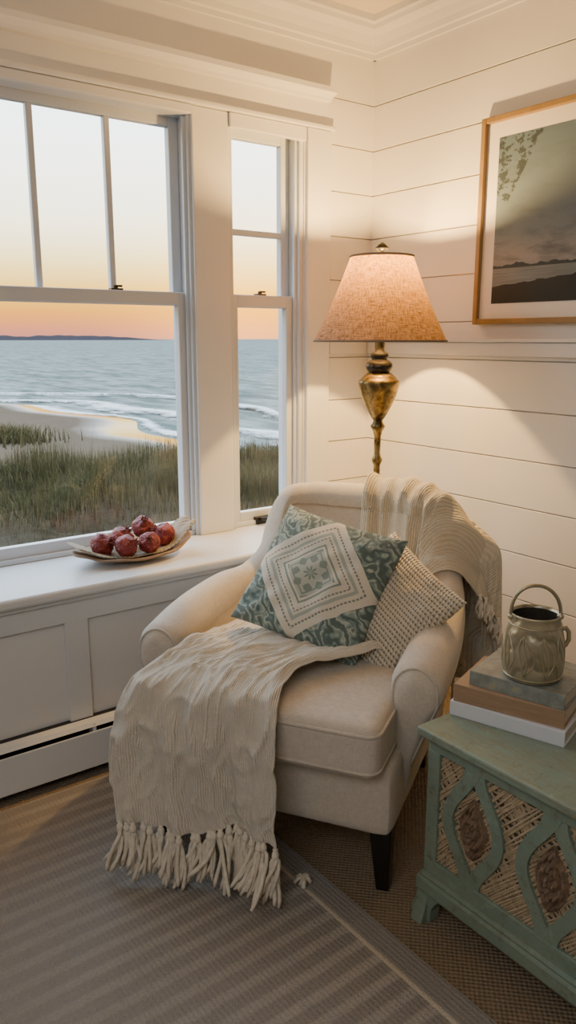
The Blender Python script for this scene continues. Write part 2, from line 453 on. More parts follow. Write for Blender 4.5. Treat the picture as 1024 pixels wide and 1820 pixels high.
def mk_foam():
    t = NT('sea_foam_white'); g = t.n('ShaderNodeNewGeometry').outputs['Position']; s = t.sep(t.UV)
    f = t.noise(t.map(g, (.9, .30, 1)), 1, 6, .75)
    ed = t.m('SUBTRACT', 1, t.m('ABSOLUTE', t.m('MULTIPLY_ADD', s[0], 2, -1)))
    a = t.ramp(t.m('ADD', f, t.m('MULTIPLY', ed, .35)), [(.56, (0, 0, 0)), (.80, (1, 1, 1))])
    t.base((.46, .455, .43), .8, Alpha=a); return t.mat
M['foam'] = mk_foam()
M['far_land'] = plain('hazy_far_land', (.05, .045, .06), .95)

# ------------------------------------------------------------------ constants of the room
XW, YU, YL, ZC, ZS = 2.37, 2.60, 2.30, 2.62, .645
XL, YB = -2.0, -1.8

b = MB().box(XL-.1, XW+.1, YB-.1, YU+.15, -.06, 0)
struct(obj('floor', b, M['floor']))
struct(obj('ceiling', MB().box(XL-.1, XW+.1, YB-.1, YU+.15, ZC, ZC+.08), M['ceil']))
struct(obj('wall_left', MB().box(XL-.1, XL, YB-.1, YU+.15, 0, ZC), M['wall']))
struct(obj('wall_front', MB().box(XL, XW, YB-.1, YB, 0, ZC), M['wall']))
LINES = [0, .09, .265, .44, .615, .79, .965, 1.142, 1.32, 1.461, 1.634, 1.807, 1.98, 2.154, 2.326, 2.498, ZC]
b = MB().box(XW+.012, XW+.1, YB-.1, YU+.15, 0, ZC)
for z0, z1 in zip(LINES[:-1], LINES[1:]):
    b.box(XW, XW+.014, YB, YU+.01, z0+.0018, z1-.0018)
struct(obj('wall_right', b, M['wall'], bevel=.0012, bseg=1))
b = MB()
b.box(XL, XW+.01, YL, YU+.15, 0, ZS-.035)
b.box(XL, .40, YU, YU+.15, ZS-.04, ZC)
b.box(.40, 2.14, YU, YU+.15, 2.19, ZC)
b.box(1.515, 1.654, YU, YU+.15, ZS-.04, 2.19)
b.box(2.01, 2.14, YU, YU+.15, ZS-.04, 2.19)
b.box(2.13, XW+.01, YU+.012, YU+.15, ZS-.04, ZC)
for z0, z1 in zip(LINES[:-1], LINES[1:]):
    if z1 > ZS: b.box(2.14, XW, YU, YU+.014, max(z0, ZS-.03)+.0018, z1-.0018)
struct(obj('wall_back', b, M['wall']))
b = MB().box(XL, XW, YL-.045, YU+.12, ZS-.035, ZS)
struct(obj('trim_1', b, M['trim'], bevel=.012, bseg=3))
b = MB().box(XL, XW, YL-.014, YL+.005, .525, ZS-.034)
b.box(XL, XW, YL-.026, YL+.005, .595, ZS-.033)
for x in (-1.4, -.65, .105, .863, 1.62): b.box(x-.038, x+.038, YL-.0142, YL+.005, .16, .53)
struct(obj('trim_2', b, M['trim'], bevel=.002, bseg=1))
b = MB()
b.box(.40, 1.503, YU-.014, YU+.01, 2.165, 2.196)
b.box(1.505, 1.658, YU-.006, YU+.01, ZS, 2.196)
b.box(1.66, 2.013, YU-.014, YU+.01, 2.145, 2.196)
b.box(2.015, 2.135, YU-.018, YU+.01, ZS, 2.196)
b.box(.28, .398, YU-.016, YU+.01, ZS, 2.196)
b.box(.27, 2.148, YU-.028, YU+.01, 2.197, 2.213)
struct(obj('trim_3', b, M['trim'], bevel=.004))
prof = [(YU+.005, 2.302), (YU-.018, 2.302), (YU-.022, 2.312), (YU-.040, 2.320), (YU-.058, 2.324), (YU-.058, 2.342), (YU+.005, 2.346)]
struct(obj('trim_4', MB().prism(prof, 'x', .20, 2.13), M['trim']))
def crown(d, z): return [(d, z-.125), (d-.014, z-.125), (d-.016, z-.108), (d-.024, z-.104), (d-.030, z-.085), (d-.048, z-.058), (d-.072, z-.04), (d-.078, z-.026), (d-.094, z-.022), (d-.096, z), (d, z)]
b = MB().prism(crown(YU+.004, ZC), 'x', XL, XW)
b.prism(crown(XW+.004, ZC), 'y', YB, YU)
struct(obj('trim_5', b, M['trim']))
b = MB().box(XW-.018, XW+.004, YB, YU, 1.335, 1.384).box(XW-.026, XW+.004, YB, YU, 1.385, 1.398)
b.box(2.14, XW-.02, YU-.012, YU+.004, 1.335, 1.392)
struct(obj('trim_6', b, M['trim'], bevel=.003))
struct(obj('baseboard_right', MB().box(XW-.016, XW+.002, YB, YL, 0, .12), M['trim'], bevel=.004))

# windows
def sash_mb(x0, x1, z0, z1, y0, y1, st, rb, rt, mx=(), mz=(), mw=.011):
    b = MB().box(x0, x0+st, y0, y1, z0, z1).box(x1-st, x1, y0, y1, z0, z1)
    b.box(x0+st-.001, x1-st+.001, y0, y1, z0, z0+rb).box(x0+st-.001, x1-st+.001, y0, y1, z1-rt, z1)
    for x in mx: b.box(x-mw, x+mw, y0+.004, y1-.004, z0+rb-.001, z1-rt+.001)
    for z in mz: b.box(x0+st-.001, x1-st+.001, y0+.004, y1-.004, z-mw, z+mw)
    return b
def window(name, x0, x1, label, stile, mx, mz, locks):
    w = empty(name, ((x0+x1)/2, YU+.06, ZS)); struct(w, label, 'window')
    fr = MB().box(x0, x0+.022, YU+.005, YU+.15, ZS, 2.19).box(x1-.022, x1, YU+.005, YU+.15, ZS, 2.19)
    fr.box(x0+.022, x1-.022, YU+.0052, YU+.15, 2.165, 2.189).box(x0+.022, x1-.022, YU+.02, YU+.15, ZS, ZS+.018)
    fr.box(x0+.02, x0+.034, YU+.02, YU+.034, ZS+.018, 2.166).box(x1-.034, x1-.02, YU+.02, YU+.034, ZS+.018, 2.166)
    obj('window_frame', fr, M['sash'], w, bevel=.003)
    a0, a1 = x0+.022, x1-.022
    lo = obj('lower_sash', sash_mb(a0, a1, ZS+.012, 1.565, YU+.036, YU+.07, stile, .045, .047), M['sash'], w, bevel=.004)
    up = obj('upper_sash', sash_mb(a0, a1, 1.518, 2.168, YU+.073, YU+.106, stile, .04, .034, mx, mz), M['sash'], w, bevel=.004)
    obj('glass_pane', MB().box(a0+.02, a1-.02, YU+.052, YU+.054, ZS+.03, 1.54), M['glass'], lo)
    obj('glass_pane', MB().box(a0+.02, a1-.02, YU+.089, YU+.091, 1.54, 2.15), M['glass'], up)
    for x in locks:
        l = MB().box(x-.022, x+.022, YU+.045, YU+.07, 1.565, 1.571).lathe([(.008, 0), (.008, .010), (.004, .012)], x, YU+.058, 1.570, 12)
        l.box(x-.004, x+.022, YU+.05, YU+.060, 1.576, 1.582)
        obj('sash_lock', l, M['dark_bronze'], w)
    return w
window('window_1', .40, 1.515, 'wide double hung window with four upright panes above facing the beach', .038, (.708, .958, 1.222), (), (1.22,))
w2 = window('window_2', 1.654, 2.012, 'narrow double hung window beside the corner with dark lock and crank', .040, (), (1.80,), (1.835,))
cr = MB().box(1.78, 1.85, YU+.012, YU+.036, ZS+.004, ZS+.03).tube([(1.80, YU+.02, ZS+.02), (1.79, YU-.01, ZS+.03), (1.84, YU-.03, ZS+.026)], .007, 8)
obj('crank_handle', cr, M['blackmetal'], w2)

# baseboard heater
h = empty('baseboard_heater', (-.1, 2.268, 0)); tag(h, 'long white baseboard heater under the window ledge', 'heater')
hx0, hx1 = -1.9, 1.70
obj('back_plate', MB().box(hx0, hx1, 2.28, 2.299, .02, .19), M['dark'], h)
obj('cover', MB().box(hx0, hx1, 2.236, 2.244, .035, .158), M['heater'], h, bevel=.002)
obj('hood', MB().prism([(2.299, .19), (2.25, .186), (2.24, .174), (2.243, .172), (2.255, .181), (2.299, .183)], 'x', hx0, hx1), M['heater'], h)
obj('end_cap', MB().box(hx1-.03, hx1+.01, 2.234, 2.30, .0, .192), M['heater'], h, bevel=.004)
obj('end_cap', MB().box(hx0-.01, hx0+.03, 2.234, 2.30, .0, .192), M['heater'], h, bevel=.004)
for x in (.2, .88, 1.35): obj('bracket', MB().box(x, x+.012, 2.244, 2.285, .03, .182), M['heater'], h)

# rug
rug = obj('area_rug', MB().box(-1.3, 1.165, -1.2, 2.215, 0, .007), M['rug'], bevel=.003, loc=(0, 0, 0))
tag(rug, 'warm taupe woven area rug with pale edge line over tan sisal floor', 'rug')
b = MB()
for k in range(14):
    a = random.uniform(0, 6.28); d = random.uniform(.01, .03)
    b.tube([(1.105, 1.415, .012), (1.105+d*.5*math.cos(a), 1.415+d*.5*math.sin(a), .026), (1.105+d*math.cos(a), 1.415+d*math.sin(a), .012)], .006, 6)
obj('tuft', b, M['tassel'], rug, smooth=True)

# ------------------------------------------------------------------ armchair
CLOC = (1.048, 1.526, 0); CROT = math.atan2(-.85, .527)
chair = empty('armchair', CLOC, CROT)
tag(chair, 'cream linen armchair with sloping arms and dark tapered legs in the corner', 'armchair')
rt = [(.352, .155), (.354, .29), (.347, .42), (.334, .54), (.318, .645), (.296, .705), (.268, .752), (.190, .787), (.095, .802), (0, .806)]
lf = [(.356, .155), (.364, .29), (.362, .42), (.344, .550), (.304, .655), (.262, .712), (.226, .755), (.160, .787), (.080, .802), (0, .806)]
tops = [.608, .624, .634, .642, .650, .735, .884, .908, .911, .911]
thc = [.070, .070, .068, .064, .058, .052, .048, .054, .060, .060]
flc = [.018, .018, .020, .024, .030, .036, .046, .056, .060, .060]
NH = len(rt)-1; NP = 2*NH
plan = rt+[(-x, y) for x, y in lf[-2::-1]]; topc = tops+tops[-2::-1]
thc = thc+thc[-2::-1]; flc = flc+flc[-2::-1]
def frame(s):
    c = Vector(catmull(plan, s))
    e = 4e-3; p0 = Vector(catmull(plan, max(0, s-e))); p1 = Vector(catmull(plan, min(1, s+e)))
    t = (p1-p0).normalized(); n = Vector((t.y, -t.x))
    return c, n, t, catmull(topc, s), catmull(thc, s), catmull(flc, s)
def section(s, q):
    c, n, t, top, th, fl = frame(s)
    zc = top-th
    pts = [(-.016, .172), (-.002, .25), (.018, .33)]
    pts.append((fl*.7+th*.72, (.33+zc)/2+.02)); pts.append((fl+th*.97, zc-.03))
    for k in range(7):
        a = -.2+k*(PI+.4)/6
        pts.append((fl+th*math.cos(a), zc+th*math.sin(a)))
    pts.append((fl-th*.97, zc-.03)); pts.append((fl*.4-th*.84, (.36+zc)/2)); pts.append((-.048, .36)); pts.append((-.048, .25))
    return catmull(pts, q)
def shell_pt(s, q, cap=0):
    c, n, t, top, th, fl = frame(max(0, min(1, s)))
    o, z = section(max(0, min(1, s)), q)
    if cap:
        oc = -.032+(.032+fl)*sstep(.17, .5, z)
        o = oc+(o-oc)*math.cos(cap)**.8; z = z-th*0.9*(1-math.cos(cap))*sstep(.3, top, z)
        d = th*.80*math.sin(cap)*(.15+.85*sstep(.2, .5, z)); f = -t if s < .5 else t
        c = c+f*d
    p = c+n*o
    return (p.x, p.y, z)
def shell_part(s0, s1, cap0=False, cap1=False, nu=60, nq=44):
    rows = []
    if cap0: rows += [(s0, R(90-a)) for a in range(0, 90, 10)]
    rows += [(s0+(s1-s0)*i/nu, 0) for i in range(nu+1)]
    if cap1: rows += [(s1, R(a)) for a in range(10, 91, 10)]
    n = len(rows)-1
    mb = MB()
    mb.grid(lambda u, v: shell_pt(rows[int(round(v*n))][0], u, rows[int(round(v*n))][1]), nq, n)
    return mb
S1 = 4.25/NP
def arm_welt(s):
    return MB().tube([shell_pt(s, q/40, R(38)) for q in range(5, 37)], .0042, 6)
ar = obj('armrest', shell_part(0, S1, True, False, 36), M['linen'], chair, smooth=True, local=True)
obj('welt', arm_welt(0), M['linen_pipe'], ar, smooth=True, local=True)
obj('backrest', shell_part(S1, 1-S1, nu=90), M['linen'], chair, smooth=True, local=True)
al = obj('armrest', shell_part(1-S1, 1, False, True, 36), M['linen'], chair, smooth=True, local=True)
obj('welt', arm_welt(1), M['linen_pipe'], al, smooth=True, local=True)
obj('seat_base', MB().rbox((0, .375, .27), (.345, .365, .10), .03, 12), M['linen'], chair, smooth=True, local=True)
cush = obj('seat_cushion', MB().rbox((0, .300, .432), (.325, .360, .074), .036, 20, .020, 0), M['linen'], chair, smooth=True, local=True)
def rrect(hx, y0, y1, r, z, n=8):
    pts = []
    for cx, cy, a0 in ((hx-r, y1-r, 0), (-hx+r, y1-r, 90), (-hx+r, y0+r, 180), (hx-r, y0+r, 270)):
        for k in range(n+1):
            a = R(a0+90*k/n); pts.append((cx+r*math.cos(a), cy+r*math.sin(a), z))
    return pts
for z in (.480, .384):
    obj('piping', MB().loop_tube(rrect(.3225, -.0575, .658, .036, z), .0052, 8), M['linen_pipe'], cush, smooth=True, local=True)
def leg_mb(x, y, z0, sx, sy):
    b = MB()
    for (w, z) in ((.017, z0), (.030, .185)):
        ox, oy = (sx*.010, sy*.01) if z < .1 else (0, 0)
        for a, c in ((-1, -1), (1, -1), (1, 1), (-1, 1)): b.v.append((x+ox+a*w, y+oy+c*w, z))
    for q in ((3, 2, 1, 0), (4, 5, 6, 7), (0, 1, 5, 4), (1, 2, 6, 5), (2, 3, 7, 6), (3, 0, 4, 7)): b.face(q)
    return b
for (x, y, z0, sx, sy) in ((.308, .070, 0, 1, -1), (-.308, .070, .0075, -1, -1), (.27, .68, 0, 1, 1), (-.27, .68, 0, -1, 1)):
    obj('leg', leg_mb(x, y, z0, sx, sy), M['legwood'], chair, bevel=.004, local=True)

# ------------------------------------------------------------------ throw on the seat
prof1 = [(.46, .532), (.34, .541), (.22, .547), (.10, .547), (.0, .540), (-.064, .515), (-.086, .445), (-.090, .36), (-.092, .27), (-.095, .215), (-.098, .170)]
xl = [-.255, -.27, -.28, -.295, -.335, -.365, -.378, -.378, -.362, -.345, -.328]
xr = [.30, .270, .175, .080, .062, .075, .085, .088, .090, .094, .098]
def throw_pt(a, t):
    y, z = catmull(prof1, t); x0 = catmull(xl, t); x1 = catmull(xr, t)
    x = x0+(x1-x0)*a
    drop = sstep(.42, .75, t); topk = 1-sstep(.38, .55, t)
    ph = a*2*PI
    def ridge(v): return (1-min(1, abs(v)*3.4))**2
    fold = (math.sin(ph*1.9+1.2+t*1.6)*.5+math.sin(ph*4.3+.4-t*2.0+2*nz(a*2, t*2, 30))*.35+math.sin(ph*7.3+2+t*2.5+nz(a*3, t*3, 31))*.22)
    diag = math.sin((a*2.6-t*3.6)*2*PI*.8+2.2*nz(a*2, t*2, 9))
    w1 = ridge(nz(a*2.4+t*2.6, t*3.0-a*2.4, 3)); w2 = ridge(nz(a*4.5-t*4.0, t*5.0+a*3, 6)); w3 = nz(a*3, t*4, 12); w4 = ridge(nz(a*11+t*3, t*6-a*4, 15)); w5 = ridge(nz(a*16, t*9+a*5, 19))
    y += -drop*(.012+.021*fold+.005*w2+.006*w4+.003*w5)
    y += -.070*sstep(.5, 1, t)*sstep(.55, 0, a)
    z += topk*(.006+.006*diag+.008*w1+.008*w2+.007*w3+.007*w4+.004*w5)
    mid = sstep(.40, .5, t)*(1-sstep(.62, .78, t))
    y -= mid*(.009*w1+.006*w2+.006*w4); z += mid*.006*w1
    x += .016*drop*nz(t*5, a*3, 1)
    out = sstep(-.30, -.39, x)
    z -= out*.030*(1-sstep(.55, .9, t))
    z += sstep(.8, 1, t)*(.016*math.sin(a*9+1)+.018*nz(a*8, 0, 8)+.014*a)
    z += topk*.016*math.exp(-((a-.94)/.045)**2)
    y += -drop*.014*math.exp(-((a-.93)/.07)**2)
    return Vector((x, y, z))
th = obj('throw_blanket', MB().grid(lambda u, v: throw_pt(u, v), 140, 150), M['throw'], smooth=True, solid=.004, sub=1, loc=CLOC, rotz=CROT)
tag(th, 'cream ribbed throw spilling over the seat front to the rug with long tassels', 'throw blanket')
def tassel_mb(p, d, L, n=6, floor=.014, rad=.006, bend=.03, knot=.0105, spread=.019):
    b = MB(); p = Vector(p)
    kn = p+Vector((0, 0, -.014))
    b.sphere(kn, knot, 10, 8, (1, 1, 1.4))
    for k in range(n):
        a = 2*PI*k/n+random.random(); sp = random.uniform(.2, 1)*spread
        bb = bend*random.uniform(.4, 1.6); wob = random.uniform(-1, 1)*.012; wph = random.uniform(0, 6)
        pts = [p+Vector((math.cos(a)*.003, math.sin(a)*.003, .004)), kn]
        m = 8; step = (L*random.uniform(.78, 1.12))/m
        for i in range(m):
            f = (i+1)/m
            w = Vector((math.cos(a)*sp*f**.7+d[0]*bb*f*f+wob*math.sin(f*4+wph), math.sin(a)*sp*f**.7+d[1]*bb*f*f+wob*.6*math.cos(f*4+wph), 0))
            nxt = kn+w+Vector((0, 0, -step*(i+1)))
            if nxt.z < floor:
                ex = floor-nxt.z
                nxt = Vector((nxt.x+d[0]*ex*.7+math.cos(a)*ex*.3, nxt.y+d[1]*ex*.7+math.sin(a)*ex*.3, floor+random.uniform(0, .006)))
            pts.append(nxt)
        b.tube(pts, [rad*.8]*2+[rad]*(m-2)+[rad*1.15, rad*.7], 6)
    return b
NTS = 22
for i in range(NTS):
    a = (i+.5+random.uniform(-.3, .3))/NTS
    p = throw_pt(a, 1.0)
    d = Vector((-.6+random.uniform(-.8, .9)+(a-.5)*.8, -.5+random.uniform(-.3, .3))).normalized()
    obj('tassel', tassel_mb(p, d, random.uniform(.110, .145), n=7, rad=.0052, bend=random.uniform(.0, .045), knot=.0095, spread=.020), M['tassel'], th, smooth=True, local=True)

# ------------------------------------------------------------------ throw over the back
SA, SB = 8.65/NP, 4.35/NP
def back_throw_pt(a, q):
    s = SA+(SB-SA)*a
    q0 = .90-.08*sstep(.3, .75, a)-.15*sstep(.7, 1, a); q1 = .09
    qq = q0+(q1-q0)*q
    p = Vector(shell_pt(s, qq))
    c, nn, t, top, thk, fl = frame(s)
    o1, z1 = section(s, qq-.006); o2, z2 = section(s, qq+.006)
    do, dz = o2-o1, z2-z1; L = math.hypot(do, dz) or 1
    no, nzz = dz/L, -do/L
    oo = section(s, qq)[0]
    if oo > fl and no < 0 or (oo < fl and no > 0 and nzz < .5): no, nzz = -no, -nzz
    if abs(nzz) > .5 and nzz < 0: no, nzz = -no, -nzz
    def ridge(v): return (1-min(1, abs(v)*2.6))**1.5
    rip = .5+.5*math.sin(a*2*PI*2.8+.6+1.4*q+1.8*nz(a*2, q*2, 4)); rip2 = .5+.5*math.sin(a*2*PI*6.7+2.0*q+1.5*nz(a*4, q*4, 2))
    cr = ridge(nz(a*4+q*1.5, q*3.5, 7)); cr2 = ridge(nz(a*9+q*2, q*4, 17))
    off = .008+.018*rip**1.4+.010*rip2+.006*cr+.006*cr2
    p.x += nn.x*no*off; p.y += nn.y*no*off; p.z += nzz*off
    outer = sstep(.42, .95, q)
    hang = max(0, (fl+thk)-oo) if (oo > -.06 and q > .42) else 0
    sp = outer*(.010+.045*rip**1.4+.026*rip2+.065*sstep(.35, .9, a))+hang*outer*.95
    p.x += nn.x*sp; p.y += nn.y*sp
    inner = sstep(.30, 0, q)
    p.x -= nn.x*inner*.012; p.y -= nn.y*inner*.012
    p.z -= outer*(.03*math.sin(a*3)+.04*nz(a*5, 3, 3))
    return p
bt = obj('throw_blanket', MB().grid(lambda u, v: back_throw_pt(u, v), 130, 120), M['throw2'], smooth=True, solid=.004, sub=1, loc=CLOC, rotz=CROT)
tag(bt, 'ivory gauze throw hung over the top of the armchair back', 'throw blanket')
spots = [(1.0, .60+.38*i/7) for i in range(8)]+[(.60+.38*i/7, 1.0) for i in range(8)]
for a, q in spots:
    p = back_throw_pt(a, q)
    obj('tassel', tassel_mb(p+Vector((0, 0, .004)), Vector((.3, -.6)), random.uniform(.05, .075), 5, rad=.0042, bend=.01, knot=.007, spread=.010), M['tassel'], bt, smooth=True, local=True)

# ------------------------------------------------------------------ cushions
def pillow_mb(w, h, t, seed):
    b = MB()
    def side(sg):
        def fn(uu, vv):
            u = math.sin(PI/2*(2*uu-1)); v = math.sin(PI/2*(2*vv-1))
            x = w/2*u*(1-.065*(1-v*v)+.02*nz(v*2, seed, 1)); y = h/2*v*(1-.065*(1-u*u)+.02*nz(u*2, seed, 2))
            k = max(0, (1-u*u)*(1-v*v))
            z = t*(k**.42)*(1+.16*nz(u*2.2, v*2.2, seed))
            z += .010*nz(u*3.5, v*3.5, seed+3)*(k**.3)
            cd = min(math.hypot(1-abs(u), 1-abs(v)), 1)
            z -= .010*(k**.25)*(1-cd)*(.5+.5*math.sin(14*(abs(u)-abs(v))))
            return (x, y, sg*z+.012*u*v)
        b0 = len(b.f)
        b.grid(fn, 40, 40, flip=(sg < 0))
        for i in range(b0, len(b.f)):
            b.uv[i] = [((math.sin(PI/2*(2*p[0]-1))+1)/2, (math.sin(PI/2*(2*p[1]-1))+1)/2) for p in b.uv[i]]
    side(1); side(-1)
    return b
CM = Matrix.Translation(CLOC) @ Matrix.Rotation(CROT, 4, 'Z')
def place_pillow(name, mb, m, c, lean, yaw, roll, label):
    o = obj(name, mb, m, smooth=True, loc=(0, 0, 0))
    X = Vector((1, 0, 0)); Y = Vector((0, math.sin(R(lean)), math.cos(R(lean)))); Z = X.cross(Y)
    mt = Matrix((X, Y, Z)).transposed().to_4x4()
    mt = Matrix.Rotation(R(yaw), 4, 'Z') @ mt @ Matrix.Rotation(R(roll), 4, 'Z')
    o.matrix_world = CM @ Matrix.Translation(c) @ mt
    tag(o, label, 'cushion')
    return o
place_pillow('cushion', pillow_mb(.415, .395, .074, 1), M['pillow1'], (.020, .380, .706), 35, -4, -12, 'sage patterned cushion with cream embroidered diamond in front on the armchair')
place_pillow('cushion', pillow_mb(.345, .345, .066, 5), M['pillow2'], (.214, .410, .645), 36, -14, -32, 'black and cream woven cushion leaning on the right arm behind the sage one')

# ------------------------------------------------------------------ lamp
LX, LY = 2.03, 2.167
lamp = empty('floor_lamp', (LX, LY, 0)); tag(lamp, 'antique brass lamp with glowing linen shade behind the armchair', 'lamp')
obj('base', MB().lathe([(0, 0), (.125, 0), (.128, .012), (.115, .022), (.07, .03), (.035, .05), (.02, .08), (.016, .1)], LX, LY, 0, 40), M['brass'], lamp, smooth=True)
st = [(.014, .09), (.014, .70), (.020, .71), (.022, .72), (.016, .735), (.0125, .76), (.0125, .84), (.017, .85), (.020, .858), (.017, .866), (.0125, .88), (.012, .93), (.017, .94), (.020, .95), (.016, .96), (.0115, .975), (.013, 1.04), (.018, 1.06), (.025, 1.07), (.028, 1.078), (.02, 1.088), (.016, 1.1)]
obj('pole', MB().lathe(st, LX, LY, 0, 24), M['brass'], lamp, smooth=True)
ur = [(.016, 1.098), (.024, 1.108), (.034, 1.125), (.050, 1.155), (.065, 1.19), (.074, 1.222), (.077, 1.238), (.075, 1.246), (.066, 1.252), (.062, 1.258), (.056, 1.264), (.046, 1.272), (.04, 1.276)]
obj('urn_body', MB().lathe(ur, LX, LY, 0, 40), M['brass'], lamp, smooth=True)
ur2 = [(.038, 1.274), (.046, 1.282), (.050, 1.295), (.048, 1.308), (.038, 1.318), (.028, 1.322), (.030, 1.328), (.034, 1.336), (.030, 1.346), (.018, 1.352), (.016, 1.37)]
obj('collar', MB().lathe(ur2, LX, LY, 0, 36), M['dark_bronze'], lamp, smooth=True)
obj('socket', MB().lathe([(.014, 1.36), (.018, 1.365), (.018, 1.42), (.015, 1.425), (.0, 1.426)], LX, LY, 0, 24), M['brass'], lamp, smooth=True)
obj('bulb', MB().sphere((LX, LY, 1.50), .028, 16, 12, (1, 1, 1.3)), M['bulb'], lamp, smooth=True)
SZ0, SZ1, SR0, SR1 = 1.390, 1.686, .242, .113
sh = obj('lamp_shade', MB().grid(lambda u, v: (LX+(SR0+(SR1-SR0)*v-.006*math.sin(PI*v))*math.cos(2*PI*u), LY+(SR0+(SR1-SR0)*v-.006*math.sin(PI*v))*math.sin(2*PI*u), SZ0+(SZ1-SZ0)*v), 72, 10, closed_u=True), M['shade'], lamp, smooth=True)
M['shade_trim'] = plain('shade_trim_tape', (.20, .165, .13), .9)
for rr, zz in ((SR0, SZ0), (SR1, SZ1)):
    obj('rim', MB().loop_tube([(LX+rr*math.cos(2*PI*k/64), LY+rr*math.sin(2*PI*k/64), zz) for k in range(64)], .004, 6), M['shade_trim'], sh, smooth=True)
hp = MB()
for sg in (-1, 1):
    hp.tube([(LX+sg*.012, LY, 1.40), (LX+sg*.045, LY, 1.48), (LX+sg*.05, LY, 1.58), (LX+sg*.03, LY, 1.665), (LX, LY, 1.688)], .002, 6)
for k in range(3):
    a = 2*PI*k/3+.5
    hp.tube([(LX, LY, 1.684), (LX+SR1*math.cos(a), LY+SR1*math.sin(a), 1.685)], .002, 6)
obj('harp', hp, M['brass'], lamp, smooth=True)
obj('finial', MB().lathe([(0, 1.684), (.010, 1.686), (.012, 1.694), (.006, 1.699), (.007, 1.704), (.022, 1.711), (.024, 1.718), (.014, 1.728), (.006, 1.733), (0, 1.736)], LX, LY, 0, 24), M['dark_bronze'], lamp, smooth=True)
pl = bpy.data.lights.new('lamp_bulb_light', 'POINT'); pl.energy = 66; pl.color = (1, .59, .19); pl.shadow_soft_size = .018
lo = bpy.data.objects.new('lamp_bulb_light', pl); COL.objects.link(lo); lo.location = (LX, LY, 1.640)

# ------------------------------------------------------------------ picture
PY0, PY1, PZ0, PZ1 = 2.0, 1.02, 1.449, 2.153
pf = empty('framed_picture', (XW-.015, (PY0+PY1)/2, PZ0)); tag(pf, 'framed grey seascape print with cream mat on the planked wall', 'picture')
fw = .020
b = MB().box(XW-.034, XW-.001, PY0-fw, PY0, PZ0, PZ1).box(XW-.034, XW-.001, PY1, PY1+fw, PZ0, PZ1).box(XW-.0338, XW-.001, PY1+fw, PY0-fw, PZ0, PZ0+fw).box(XW-.0338, XW-.001, PY1+fw, PY0-fw, PZ1-fw, PZ1)
obj('frame', b, M['oak'], pf, bevel=.003)
obj('mat_board', MB().box(XW-.018, XW-.003, PY1+.012, PY0-.012, PZ0+.012, PZ1-.012), M['mat_board'], pf)
b = MB(); b.grid(lambda u, v: (XW-.0195, PY0-.073+(PY1+.073-PY0+.073)*u, PZ0+.073+(PZ1-PZ0-.146)*v), 1, 1)
obj('print', b, M['art'], pf)

# ------------------------------------------------------------------ green cabinet
CX0, CX1, CY0, CY1 = 1.275, 1.80, 1.160, .26
cab = empty('cabinet', ((CX0+CX1)/2, (CY0+CY1)/2, 0)); tag(cab, 'low sage green cabinet with cane panels and carved medallions', 'cabinet')
obj('cabinet_top', MB().box(CX0-.022, CX1+.01, CY1-.02, CY0+.02, .486, .51), M['sage_top'], cab, bevel=.006, bseg=3)
b = MB().box(CX0+.03, CX1, CY1+.004, CY0-.004, .12, .487)
obj('body', b, M['sage'], cab)
FZ0, FZ1 = .165, .452
b = MB().box(CX0, CX0+.03, CY1, CY0, FZ1, .486).box(CX0, CX0+.03, CY1, CY0, .11, FZ0)
b.box(CX0+.0002, CX0+.03, CY0-.036, CY0, FZ0-.001, FZ1+.001).box(CX0+.0002, CX0+.03, CY1, CY1+.036, FZ0-.001, FZ1+.001)
obj('front_frame', b, M['sage'], cab, bevel=.003)
b = MB().box(CX0-.014, CX1+.006, CY1-.012, CY0+.012, .075, .115); b.box(CX0-.008, CX1, CY1-.006, CY0+.006, .112, .126)
obj('base_molding', b, M['sage'], cab, bevel=.006)
fp = [(0, .078), (.075, .078), (.058, .06), (.046, .035), (.044, 0), (-.022, 0), (-.012, .03), (-.004, .055)]
for sx, sy in ((0, 0), (0, 1), (1, 0), (1, 1)):
    yb, dr = (CY0+.008, -1) if sy == 0 else (CY1-.008, 1)
    xb, dx = (CX0-.010, 1) if sx == 0 else (CX1, -1)
    b = MB()
    b.prism([(yb+dr*p[0], p[1]) for p in fp], 'x', xb, xb+dx*.035)
    b.prism([(xb+dx*p[0], p[1]) for p in fp], 'y', yb, yb+dr*.035)
    obj('foot', b, M['sage'], cab, bevel=.003)
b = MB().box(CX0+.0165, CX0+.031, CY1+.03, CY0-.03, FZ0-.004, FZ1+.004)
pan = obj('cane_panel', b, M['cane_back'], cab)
b = MB(); y0, y1, z0, z1 = CY1+.034, CY0-.034, FZ0-.002, FZ1+.002
def clipline(c, sg):
    pts = []
    for z in (z0, z1):
        y = c+sg*(z-z0)
        if y0 <= y <= y1: pts.append((y, z))
    for y in (y0, y1):
        z = z0+(y-c)/sg
        if z0 < z < z1: pts.append((y, z))
    return pts[:2] if len(pts) >= 2 else None
for sg, xx in ((.8, .0130), (-.9, .0100)):
    c = y0-1
    while c < y1+1:
        c += .0092*random.uniform(.6, 1.4)
        L = clipline(c, sg*random.uniform(.86, 1.14))
        if L and (abs(L[0][0]-L[1][0])+abs(L[0][1]-L[1][1])) > .01:
            w = random.uniform(-.0012, .0012)
            p0 = Vector((CX0+xx+w, L[0][0], L[0][1])); p1 = Vector((CX0+xx-w, L[1][0], L[1][1]))
            b.tube([p0, (p0+p1)/2+Vector((random.uniform(-.001, .001), 0, 0)), p1], random.uniform(.0018, .0032), 5, False)
z = z0
while z < z1:
    z += .013*random.uniform(.7, 1.3); b.tube([(CX0+.0155, y0, min(z, z1)), (CX0+.0155, y1, min(z1, z+random.uniform(-.004, .004)))], .0024, 5, False)
obj('cane_weave', b, M['cane'], pan)
MC = [1.020, .812, .604, .396]
